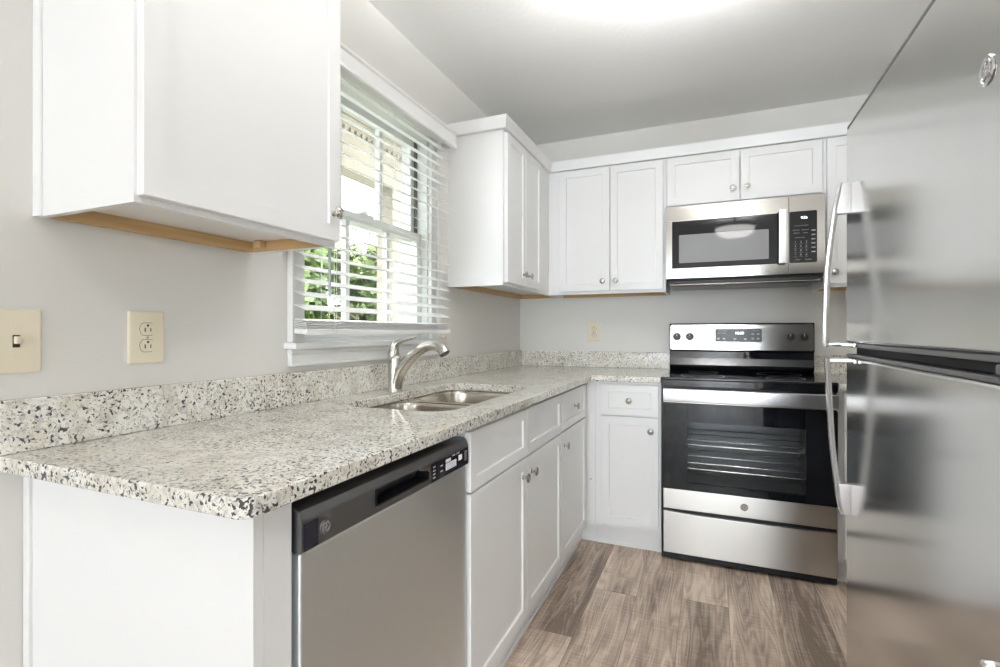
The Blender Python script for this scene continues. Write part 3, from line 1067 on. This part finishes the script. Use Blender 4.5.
# steel frame: bottom band and thin top/side edges
od.box(RX0 + 0.010, RX1 - 0.002, DF, -0.622, 0.262, 0.361, 0.003)
dr = build('oven_door', od, M['steel_range'], rg)
build('top_band', MB().box(RX0 + 0.010, RX1 - 0.002, DF + 0.006, -0.622, 0.790, 0.862, 0.003), M['steel'], dr)
gl = MB(TDR)
WX0, WX1, WZa, WZb = 1.128, 1.634, 0.396, 0.700
gl.box(RX0 + 0.010, WX0, -0.026, 0.0005, 0.362, 0.789, 0.001).box(WX1, RX1 - 0.002, -0.026, 0.0005, 0.362, 0.789, 0.001)
gl.box(WX0, WX1, -0.026, 0.0005, 0.362, WZa, 0).box(WX0, WX1, -0.026, 0.0005, WZb, 0.789, 0)
build('door_glass', gl, M['blackglass'], dr)
build('door_window', MB(TDR).box(WX0, WX1, -0.004, 0.0003, WZa, WZb, 0), M['ovenglass'], dr, smooth=False)
hd = MB()
hp = []
for k in range(13):
    t = k / 12
    x = RX0 + 0.013 + (RX1 - RX0 - 0.018) * t
    bow = 0.010 * (1 - (2 * t - 1) ** 2)
    hp.append((x, bow))
rings = []
for x, bow in hp:
    y = -0.682 - bow
    rings.append([(x, y + 0.016, 0.8665), (x, y + 0.003, 0.8665), (x, y - 0.002, 0.862), (x, y - 0.003, 0.835), (x, y - 0.001, 0.806), (x, y + 0.004, 0.801), (x, y + 0.016, 0.803), (x, y + 0.010, 0.835)])
hd.loft(rings)
for xa in (RX0 + 0.014, RX1 - 0.034):
    hd.box(xa, xa + 0.028, -0.675, -0.645, 0.806, 0.862, 0.004)
build('handle', hd, M['handle'], dr)
badge(dr, 1.381, 0.312, TDR, 0.0175, 0.0003, M['gasket'], M['steel'])
# storage drawer, its top edge dips towards the middle
dw_ = MB(TDR)
poly = [(RX0 + 0.011, 0.042), (RX1 - 0.002, 0.042)]
for k in range(13):
    t = 1 - k / 12
    poly.append((RX0 + 0.011 + (RX1 - RX0 - 0.013) * t, 0.250 - 0.009 * (1 - (2 * t - 1) ** 4)))
dw_.prism(poly, 'y', -0.026, 0.0, 0.002)
build('storage_drawer', dw_, M['steel_range'], rg)
build('kick_panel', MB().box(RX0 + 0.004, RX1 - 0.002, -0.640, -0.600, 0.012, 0.040, 0.003).box(RX0 + 0.002, RX0 + 0.0095, -0.646, -0.61, 0.012, 0.872, 0.002).box(RX0 + 0.01, RX1 - 0.004, -0.634, -0.619, 0.236, 0.27, 0), M['black'], rg)
for xx in (RX0 + 0.05, RX1 - 0.05):
    for yy in (-0.56, -0.08):
        build('foot', MB().lathe([(0.016, 0), (0.016, 0.008), (0.008, 0.010), (0.008, 0.022)], (xx, yy, 0.0)), M['black'], rg)
# backguard
bgd = MB()
bgd.prism([(-0.022, 0.919), (-0.080, 0.919), (-0.098, 0.936), (-0.102, 0.95), (-0.085, 0.99), (-0.086, 1.030), (-0.104, 1.036), (-0.096, 1.190), (-0.088, 1.196), (-0.022, 1.196)], 'x', RX0 + 0.0005, RX1 - 0.0005, 0.002)
bg_ = build('backguard', bgd, M['blackglass'], rg)
TBG = back(-0.1035)
LEAN = 0.008 / 0.155


def tbg(p):
    return (p[0], -0.1042 + (p[2] - 1.036) * LEAN - p[1], p[2])


pl = MB(tbg)
q = rrect(RX0 + 0.006, RX1 - 0.006, 1.040, 1.188, 0.012, 6)
pl.loft([[(x, -0.001, z) for x, z in q], [(x, 0.0035, z) for x, z in q], [(x, 0.0045, z) for x, z in rrect(RX0 + 0.007, RX1 - 0.007, 1.041, 1.187, 0.011, 6)]])
cpn = build('control_panel', pl, M['steel'], bg_)
q = rrect(1.257, 1.501, 1.086, 1.163, 0.010, 6)
pl = MB(tbg)
pl.loft([[(x, 0.0044, z) for x, z in q], [(x, 0.0058, z) for x, z in q]])
dsp = build('display_panel', pl, M['dgrey'], bg_)
for ux, uz in ((1.275, 1.106), (1.305, 1.106), (1.362, 1.104), (1.416, 1.104), (1.455, 1.107), (1.482, 1.107), (1.455, 1.133), (1.482, 1.133)):
    build('touch_button', MB(tbg).box(ux - 0.007, ux + 0.007, 0.0059, 0.0062, uz - 0.0045, uz + 0.0045, 0), M['greyprint'], dsp)
for tx, ux, uz in (('SETTINGS', 1.469, 1.151), ('OVEN MODE', 1.296, 1.151), ('BAKE  BROIL', 1.294, 1.138)):
    build('lettering', MB(tbg).text(tx, ux, uz, 0.0078, 0.0059), M['greyprint'], dsp)
build('clock_digits', MB(tbg).text('10:00', 1.386, 1.1375, 0.021, 0.0059), M['digits'], dsp)
for ux, uz in ((1.047, 1.117), (1.119, 1.117), (1.639, 1.117), (1.705, 1.117)):
    kb = MB(tbg)
    kb.lathe([(0.0235, 0.0044), (0.0235, 0.009), (0.021, 0.012), (0.0195, 0.027), (0.017, 0.030), (0, 0.030)], (ux, 0, uz), 'y', 28)
    kb.box(ux - 0.0045, ux + 0.0045, 0.029, 0.036, uz - 0.019, uz + 0.019, 0.002)
    ko = build('control_knob', kb, M['black'], bg_)
    build('pointer', MB(tbg).box(ux - 0.001, ux + 0.001, 0.0361, 0.0365, uz + 0.004, uz + 0.017, 0), M['print'], ko)
    dl = MB(tbg)
    for k in range(11):
        a = -0.6 + k * (PI + 1.2) / 10
        dl.box(ux + 0.029 * math.cos(a) - 0.0012, ux + 0.029 * math.cos(a) + 0.0012, 0.0046, 0.0049, uz + 0.029 * math.sin(a) - 0.0012, uz + 0.029 * math.sin(a) + 0.0012, 0)
    build('dial_marks', dl, M['slot'], ko)

# ------------------------------------------------------------------ microwave
MF = -0.368
mw = thing('microwave', 'over-the-range stainless microwave with black door window', 'microwave', (1.381, -0.18, 1.4375))
TM = back(MF)
build('body', MB().box(1.0035, 1.7585, MF + 0.030, -0.012, 1.4385, 1.835, 0.003), M['dgrey'], mw)
# door: steel ring around the dark glass
Z0, Z1 = 1.4385, 1.836
sd = MB(TM)
sd.box(1.0030, 1.6005, -0.029, 0.0, Z0, 1.495, 0.002).box(1.0030, 1.6005, -0.029, 0.0, 1.7535, Z1, 0.002)
sd.box(1.0030, 1.037, -0.029, 0.0, 1.495, 1.7535, 0.001).box(1.5555, 1.6005, -0.029, 0.0, 1.495, 1.7535, 0.001)
md = build('door', sd, M['steel'], mw)
build('door_glass', MB(TM).box(1.0372, 1.5553, -0.028, -0.0015, 1.4952, 1.7533, 0.001), M['blackglass'], md)
q = rrect(1.073, 1.511, 1.523, 1.677, 0.004, 3)
build('door_screen', MB(TM).loft([[(x, -0.002, z) for x, z in q], [(x, -0.0009, z) for x, z in q]]), M['screen'], md)
hd = MB(TM)
hd.box(1.5525, 1.5885, 0.026, 0.034, 1.492, 1.767, 0.003, 3)
hd.box(1.558, 1.583, -0.001, 0.027, 1.498, 1.520, 0.003).box(1.558, 1.583, -0.001, 0.027, 1.740, 1.762, 0.003)
build('handle', hd, M['handle'], md)
badge(md, 1.376, 1.794, TM, 0.0155, 0.0002, M['gasket'], M['steel'])
cpm = MB(TM)
cpm.box(1.6025, 1.7585, -0.029, 0.0, Z0, Z1, 0.002)
cpo = build('control_panel', cpm, M['steel'], mw)
q = rrect(1.604, 1.7245, 1.495, 1.7555, 0.006, 4)
kp = build('keypad', MB(TM).loft([[(x, -0.001, z) for x, z in q], [(x, 0.0012, z) for x, z in q]]), M['blackglass'], cpo)
build('clock_digits', MB(TM).text('9:56', 1.668, 1.722, 0.017, 0.0014), M['digits'], kp)
kt = MB(TM)
labels = [['1', '2', '3'], ['4', '5', '6'], ['7', '8', '9'], ['*', '0', '#']]
for i, row in enumerate(labels):
    for j, ch in enumerate(row):
        ux, uz = 1.630 + j * 0.024, 1.600 - i * 0.0215
        kt.text(ch, ux, uz, 0.015, 0.0014)
        kt.box(ux - 0.008, ux + 0.008, 0.0013, 0.0016, uz - 0.0105, uz - 0.0098, 0)
for i in range(6):
    kt.box(1.700, 1.717, 0.0013, 0.0016, 1.545 + i * 0.0215, 1.551 + i * 0.0215, 0)
for j, s in enumerate(('POPCORN', 'BEVERAGE')):
    kt.text(s, 1.634 + j * 0.040, 1.660, 0.0065, 0.0014)
for j, s in enumerate(('DEFROST', 'COOK')):
    kt.text(s, 1.634 + j * 0.040, 1.645, 0.0065, 0.0014)
kt.text('AUTO & CONVENIENCE', 1.656, 1.682, 0.0055, 0.0014)
kt.text('EXPRESS COOK', 1.650, 1.622, 0.0060, 0.0014)
kt.text('START', 1.640, 1.510, 0.008, 0.0014).text('CANCEL', 1.686, 1.510, 0.008, 0.0014)
build('key_lettering', kt, M['greyprint'], kp)
vt = MB()
vt.box(1.008, 1.754, MF + 0.012, -0.02, 1.424, 1.4380, 0.002)
vo = build('vent', vt, M['matblack'], mw)
lp = MB()
sec = lambda ins, z: [(x, y, z) for x, y in rrect(1.012 + ins, 1.750 - ins, MF + 0.010 + ins, -0.03 - ins, 0.03, 6)]
lp.loft([sec(0, 1.4238), sec(0.002, 1.412), sec(0.010, 1.401), sec(0.022, 1.3965)])
build('bottom_pan', lp, M['dgrey'], vo)
rm = MB()
rm.tube([(1.026, MF + 0.016, 1.408), (1.05, MF + 0.010, 1.4035), (1.38, MF + 0.010, 1.4035), (1.71, MF + 0.010, 1.4035), (1.736, MF + 0.016, 1.408)], 0.0045, 8)
build('pan_lip', rm, M['steel'], vo)

# ------------------------------------------------------------------ refrigerator
FX = 1.5547
FY1, FY0 = -1.7605, -2.5265
fg = thing('refrigerator', 'tall stainless top-freezer refrigerator on the right side of the room', 'refrigerator', (1.95, -2.14, 0))
TF = fridge_face(FX)
build('cabinet', MB().box(1.638, 2.345, FY0 + 0.004, FY1 - 0.004, 0.03, 1.660, 0.006), M['fridgeside'], fg)
for nm, za, zb in (('freezer_door', 1.1165, 1.662), ('fresh_food_door', 0.095, 1.0815)):
    dd = MB(TF)
    dd.box(FY0, FY1, -0.068, 0.0, za, zb, 0.007, 4)
    o = build(nm, dd, M['steel_fr'], fg)
    if nm == 'freezer_door':
        build('top_cap', MB(TF).box(FY0 + 0.001, FY1 - 0.001, -0.066, -0.002, 1.6625, 1.6705, 0.002), M['gasket'], o)
        build('trim_strip', MB(TF).box(FY0 + 0.001, FY1 - 0.001, -0.066, -0.001, 1.1075, 1.1162, 0.001), M['gasket'], o)
        badge(o, -2.474, 1.473, TF, 0.0185, 0.0003, M['chrome'], M['chrome'])
        zz, xx = [1.516, 1.478, 1.440, 1.327, 1.22, 1.135, 1.107], [0.020, 0.027, 0.033, 0.046, 0.051, 0.052, 0.051]
        zend, zpl = (1.107, 1.118), (1.444, 1.516)
        fz = o
    else:
        build('trim_strip', MB(TF).box(FY0 + 0.001, FY1 - 0.001, -0.066, -0.001, 1.0817, 1.0895, 0.001), M['gasket'], o)
        zz, xx = [0.690, 0.728, 0.766, 0.86, 0.973, 1.055, 1.080], [0.016, 0.023, 0.028, 0.038, 0.044, 0.048, 0.049]
        zend, zpl = (1.068, 1.080), (0.690, 0.766)
    # bowed handle, solid foot at the far end, short arm at the gap
    hb = MB()
    yc = -1.800
    pts = smooth_path([(FX - a, yc, c) for a, c in zip(xx, zz)], 5)
    rings = []
    for p in pts:
        hx, hy = 0.0055, 0.0125
        rings.append([(p.x - hx, p.y - hy * 0.6, p.z), (p.x - hx * 0.3, p.y - hy, p.z), (p.x + hx, p.y - hy * 0.8, p.z), (p.x + hx, p.y + hy * 0.8, p.z), (p.x - hx * 0.3, p.y + hy, p.z), (p.x - hx, p.y + hy * 0.6, p.z)])
    hb.loft(rings)
    ho = build('handle', hb, M['handle'], o)
    hf = MB()
    xa = [FX - a for a in xx[:3]]
    lo, hi = zpl
    zlist = zz[:3]
    poly = [(x, c) for x, c in zip(xa, zlist)] + [(FX + 0.0004, zlist[2]), (FX + 0.0004, zlist[0])]
    hf.prism(poly, 'y', yc - 0.011, yc + 0.011, 0.0015)
    build('handle_foot', hf, M['handle'], ho)
    ha = MB()
    ha.box(FX - 0.052, FX + 0.0004, yc - 0.009, yc + 0.009, zend[0], zend[1], 0.002)
    build('handle_arm', ha, M['chrome'], ho)
    bs = MB(TF)
    bs.box(yc - 0.07, yc + 0.02, 0.0004, 0.008, zend[0] - (0.0 if nm == 'fresh_food_door' else 0.0), zend[1], 0.002)
    build('handle_bracket', bs, M['chrome'], ho)
build('door_gasket', MB(TF).box(FY0 + 0.012, FY1 - 0.012, -0.085, -0.069, 0.10, 1.655, 0.002).box(FY0 + 0.01, FY1 - 0.01, -0.068, -0.02, 1.090, 1.107, 0.002), M['matblack'], fg)
hg = MB(TF)
hg.box(FY0 + 0.004, FY0 + 0.028, -0.06, 0.003, 1.0925, 1.1055, 0.002)
hg.lathe([(0.008, -0.008), (0.008, 0.008)], (FY0 + 0.016, -0.01, 1.099), 'z', 12)
build('centre_hinge', hg, M['gasket'], fg)
hg = MB(TF).box(FY0 + 0.004, FY0 + 0.10, -0.12, -0.01, 1.6712, 1.688, 0.006)
build('hinge_cover', hg, M['gasket'], fg)
bm_ = MB(TF)
bm_.lathe([(0.0075, 0), (0.0075, 0.002), (0.0065, 0.006), (0.0065, 0.010), (0.004, 0.0125), (0, 0.013)], (-2.489, 0.0002, 0.734), 'y', 20)
build('door_bumper', bm_, M['chrome'], fg)
build('toe_grille', MB().box(1.60, 1.64, FY0 + 0.01, FY1 - 0.01, 0.02, 0.088, 0.004), M['gasket'], fg)
for yy in (FY0 + 0.06, FY1 - 0.06):
    for xx in (1.68, 2.28):
        build('foot', MB().lathe([(0.018, 0), (0.018, 0.01), (0.010, 0.012), (0.010, 0.032)], (xx, yy, 0.0)), M['black'], fg)

# ------------------------------------------------------------------ wall plates


def plate_body(tf, u, w, wd=0.082, hh=0.124):
    m = MB(tf)
    a = rrect(u - wd / 2, u + wd / 2, w - hh / 2, w + hh / 2, 0.004, 4)
    c = rrect(u - wd / 2 + 0.0045, u + wd / 2 - 0.0045, w - hh / 2 + 0.0045, w + hh / 2 - 0.0045, 0.004, 4)
    m.loft([[(x, 0.0003, z) for x, z in a], [(x, 0.0025, z) for x, z in a], [(x, 0.0058, z) for x, z in c]])
    return m


def outlet(label, tf, u, w, loc):
    t = thing('wall_outlet', label, 'outlet', loc)
    build('cover_plate', plate_body(tf, u, w), M['cream'], t)
    for dz in (0.0195, -0.0195):
        f = MB(tf)
        pts = []
        for k in range(32):
            a = 2 * PI * k / 32
            pts.append((u + 0.0172 * math.cos(a), w + dz + max(-0.0142, min(0.0142, 0.0172 * math.sin(a)))))
        f.loft([[(x, 0.0055, z) for x, z in pts], [(x, 0.0078, z) for x, z in pts]])
        fo = build('receptacle', f, M['cream'], t)
        s = MB(tf)
        s.box(u - 0.0078, u - 0.0052, 0.0076, 0.0081, w + dz - 0.0065, w + dz + 0.0030, 0).box(u + 0.0052, u + 0.0074, 0.0076, 0.0081, w + dz - 0.0055, w + dz + 0.0025, 0)
        s.lathe([(0.0028, 0.0076), (0.0028, 0.0081)], (u, 0, w + dz + 0.0085), 'y', 14)
        build('slots', s, M['slot'], fo)
        g = MB(tf)
        a_ = [(u + 0.0182 * math.cos(2 * PI * k / 32), w + dz + max(-0.0152, min(0.0152, 0.0182 * math.sin(2 * PI * k / 32)))) for k in range(32)]
        g.loft([[(x, 0.0056, z) for x, z in a_], [(x, 0.0060, z) for x, z in a_]])
        build('shadow_gap', g, M['slot'], fo)
    build('screw', MB(tf).lathe([(0.003, 0.0057), (0.003, 0.0066), (0.001, 0.0070)], (u, 0, w), 'y', 14), M['knob'], t)
    return t


TL, TB = left(0.0), back(0.0)
outlet('cream duplex outlet on the left wall below the large wall cabinet', TL, -2.522, 1.132, (0, -2.522, 1.132))
outlet('small cream outlet on the back wall above the backsplash near the range', TB, 0.5225, 1.146, (0.5225, 0, 1.146))
outlet('cream outlet on the left wall partly hidden by the blind lower right end', TL, -1.075, 1.125, (0, -1.075, 1.125))
sw = thing('light_switch', 'cream toggle light switch at the left edge, near the outlet', 'switch', (0, -2.765, 1.127))
build('cover_plate', plate_body(TL, -2.765, 1.127), M['cream'], sw)
build('switch_slot', MB(TL).box(-2.7705, -2.7595, 0.0057, 0.0064, 1.115, 1.139, 0), M['slot'], sw)
xf = Matrix.Translation((0, 0, 0))
tg = MB(TL)
tg.prism([(0.0055, 1.1195), (0.0055, 1.136), (0.010, 1.137), (0.0175, 1.1410), (0.0185, 1.1345), (0.010, 1.121)], 'x', -2.7690, -2.7610, 0.0008) if False else tg.box(-2.7690, -2.7610, 0.005, 0.0165, 1.122, 1.1365, 0.0015)
build('toggle', tg, M['cream'], sw)
for dz in (0.030, -0.030):
    build('screw', MB(TL).lathe([(0.003, 0.0057), (0.003, 0.0066), (0.001, 0.0070)], (-2.765, 0, 1.127 + dz), 'y', 14), M['cream'], sw)

# ------------------------------------------------------------------ ceiling lamps


def ceiling_lamp(label, x, y, power, glass, drop):
    """semi-flush frosted bowl, open at the top, with its bulb inside"""
    t = thing('ceiling_lamp', label, 'lamp', (x, y, H))
    C0 = H - drop
    build('canopy', MB().lathe([(0.065, -0.001), (0.065, -0.012), (0.055, -0.022), (0.012, -0.028), (0.007, -0.035), (0.007, -0.11 - drop), (0.0, -0.11 - drop)], (x, y, H), 'z', 32), M['bronze'], t)
    prof = [(0.202, -0.130), (0.200, -0.150), (0.180, -0.190), (0.135, -0.222), (0.07, -0.238), (0.0, -0.242), (0.0, -0.236), (0.07, -0.232), (0.13, -0.216), (0.174, -0.186), (0.193, -0.150), (0.195, -0.130), (0.202, -0.130)]
    build('glass_bowl', MB().lathe(prof, (x, y, C0), 'z', 48), glass, t)
    build('rim', MB().lathe([(0.196, -0.118), (0.214, -0.118), (0.214, -0.134), (0.203, -0.138), (0.203, -0.129), (0.196, -0.129), (0.196, -0.118)], (x, y, C0), 'z', 48), M['bronze'], t)
    for k in range(3):
        a = 2 * PI * k / 3 + 0.5
        build('arm', MB().tube([(x, y, C0 - 0.06), (x + 0.1 * math.cos(a), y + 0.1 * math.sin(a), C0 - 0.075), (x + 0.205 * math.cos(a), y + 0.205 * math.sin(a), C0 - 0.120)], 0.004, 8), M['bronze'], t)
    build('finial', MB().lathe([(0.004, -0.2415), (0.011, -0.245), (0.009, -0.254), (0.0, -0.260)], (x, y, C0), 'z', 16), M['bronze'], t)
    d = bpy.data.lights.new('lamp_bulb', 'POINT')
    d.energy = power
    d.color = (0.99, 0.99, 1.0)
    d.shadow_soft_size = 0.05
    o = bpy.data.objects.new('lamp_bulb', d)
    COL.objects.link(o)
    o.parent = t
    o.location = (0.07, 0.0, -0.165 - drop)
    return t


ceiling_lamp('bronze and frosted glass ceiling lamp over the kitchen floor beside the refrigerator', 1.24, -1.84, LAMP_KITCHEN, M['lampglass'], 0.09)
ceiling_lamp('bronze and frosted glass ceiling lamp seen reflected in the microwave window', 1.48, -3.60, LAMP_DINING, M['lampglass2'], 0.0)

# ------------------------------------------------------------------ outside
g = MB()
g.box(-40, -T - 0.001, -25, 40, -0.5, -0.3, 0)
go = build('lawn_ground', g, M['lawn'], None, False)
go['kind'] = 'structure'
pc = thing('porch', 'tan stucco porch beam and post seen outside through the window', 'porch', (-1.2, 0.2, -0.3))
build('beam', MB().box(-1.36, -1.20, -6.0, 0.60, 2.335, 2.72, 0.004), M['stucco'], pc)
build('porch_roof', MB().box(-1.7, -T - 0.002, -6.0, 0.62, 2.725, 2.80, 0.002), M['porchceil'], pc)
de = MB()
for k in range(70):
    de.box(-1.199, -1.175, -4.0 + k * 0.065, -3.962 + k * 0.065, 2.60, 2.63, 0)
build('dentil_trim', de, M['stucco'], pc)
build('post', MB().box(-1.36, -1.20, 0.19, 0.35, -0.299, 2.335, 0.006), M['stucco'], pc)
build('downspout', MB().box(-1.32, -1.24, 0.375, 0.425, -0.299, 2.335, 0.01), M['carwhite'], pc)
build('porch_slab', MB().box(-1.5, -T - 0.002, -6.0, 0.62, -0.2995, -0.12, 0.01), M['stucco'], pc)


def tree(label, x, y, h, rad, seed, nleaf=6500):
    R = random.Random(seed)
    t = thing('leafy_tree', label, 'tree', (x, y, -0.3), 'trees outside the window')
    tk = MB()
    tk.tube([(x, y, -0.3), (x + 0.05, y, 0.4), (x - 0.03, y + 0.05, 1.2), (x + 0.06, y, h * 0.7)], [0.12, 0.09, 0.07, 0.03], 10)
    for k in range(7):
        a = R.uniform(0, 2 * PI)
        z0 = 0.3 + (h * 0.5) * k / 7
        tk.tube([(x, y, z0), (x + rad * 0.4 * math.cos(a), y + rad * 0.4 * math.sin(a), z0 + 0.4), (x + rad * 0.75 * math.cos(a), y + rad * 0.75 * math.sin(a), z0 + 0.7)], [0.035, 0.022, 0.01], 6)
    build('trunk', tk, M['bark'], t)
    lf = MB()
    bm = lf.bm
    blobs = []
    for k in range(22):
        a = R.uniform(0, 2 * PI)
        q = R.random() ** 0.5 * rad * 0.62
        zc = R.uniform(0.1, h - 0.45)
        blobs.append((x + q * math.cos(a), y + q * math.sin(a), zc, R.uniform(0.4, 0.75) * rad * 0.6))
    for k in range(nleaf):
        bx, by, bz, br = R.choice(blobs)
        dv = Vector((R.gauss(0, 1), R.gauss(0, 1), R.gauss(0, 1))).normalized() * br * R.uniform(0.55, 1.0)
        c = Vector((bx, by, bz)) + dv
        u = Vector((R.gauss(0, 1), R.gauss(0, 1), R.gauss(0, 0.6))).normalized()
        v = u.cross(Vector((R.gauss(0, 1), R.gauss(0, 1), R.gauss(0, 1)))).normalized()
        s = R.uniform(0.06, 0.115)
        q = [c + u * s * 1.5, c + v * s * 0.7 + u * s * 0.2, c - u * s * 1.3, c - v * s * 0.7 + u * s * 0.2]
        bm.faces.new([bm.verts.new(p) for p in q])
    build('foliage', lf, M['leaf'], t, False)
    return t


tree('leafy green tree outside, behind the left panes of the window', -5.4, 2.6, 3.0, 1.3, 1)
tree('leafy green tree outside, nearest to the porch post', -5.4, 5.5, 3.0, 1.35, 3)
tree('tall leafy tree further back, rising into the upper sash on the left', -9.2, 6.4, 4.4, 1.6, 2)
tree('tall leafy tree further back, seen between the two nearer trees', -9.2, 9.7, 4.0, 1.6, 4)
tree('tall leafy tree further back, mostly hidden behind the porch post', -9.2, 13.0, 4.2, 1.6, 5)

SC.render.film_transparent = False
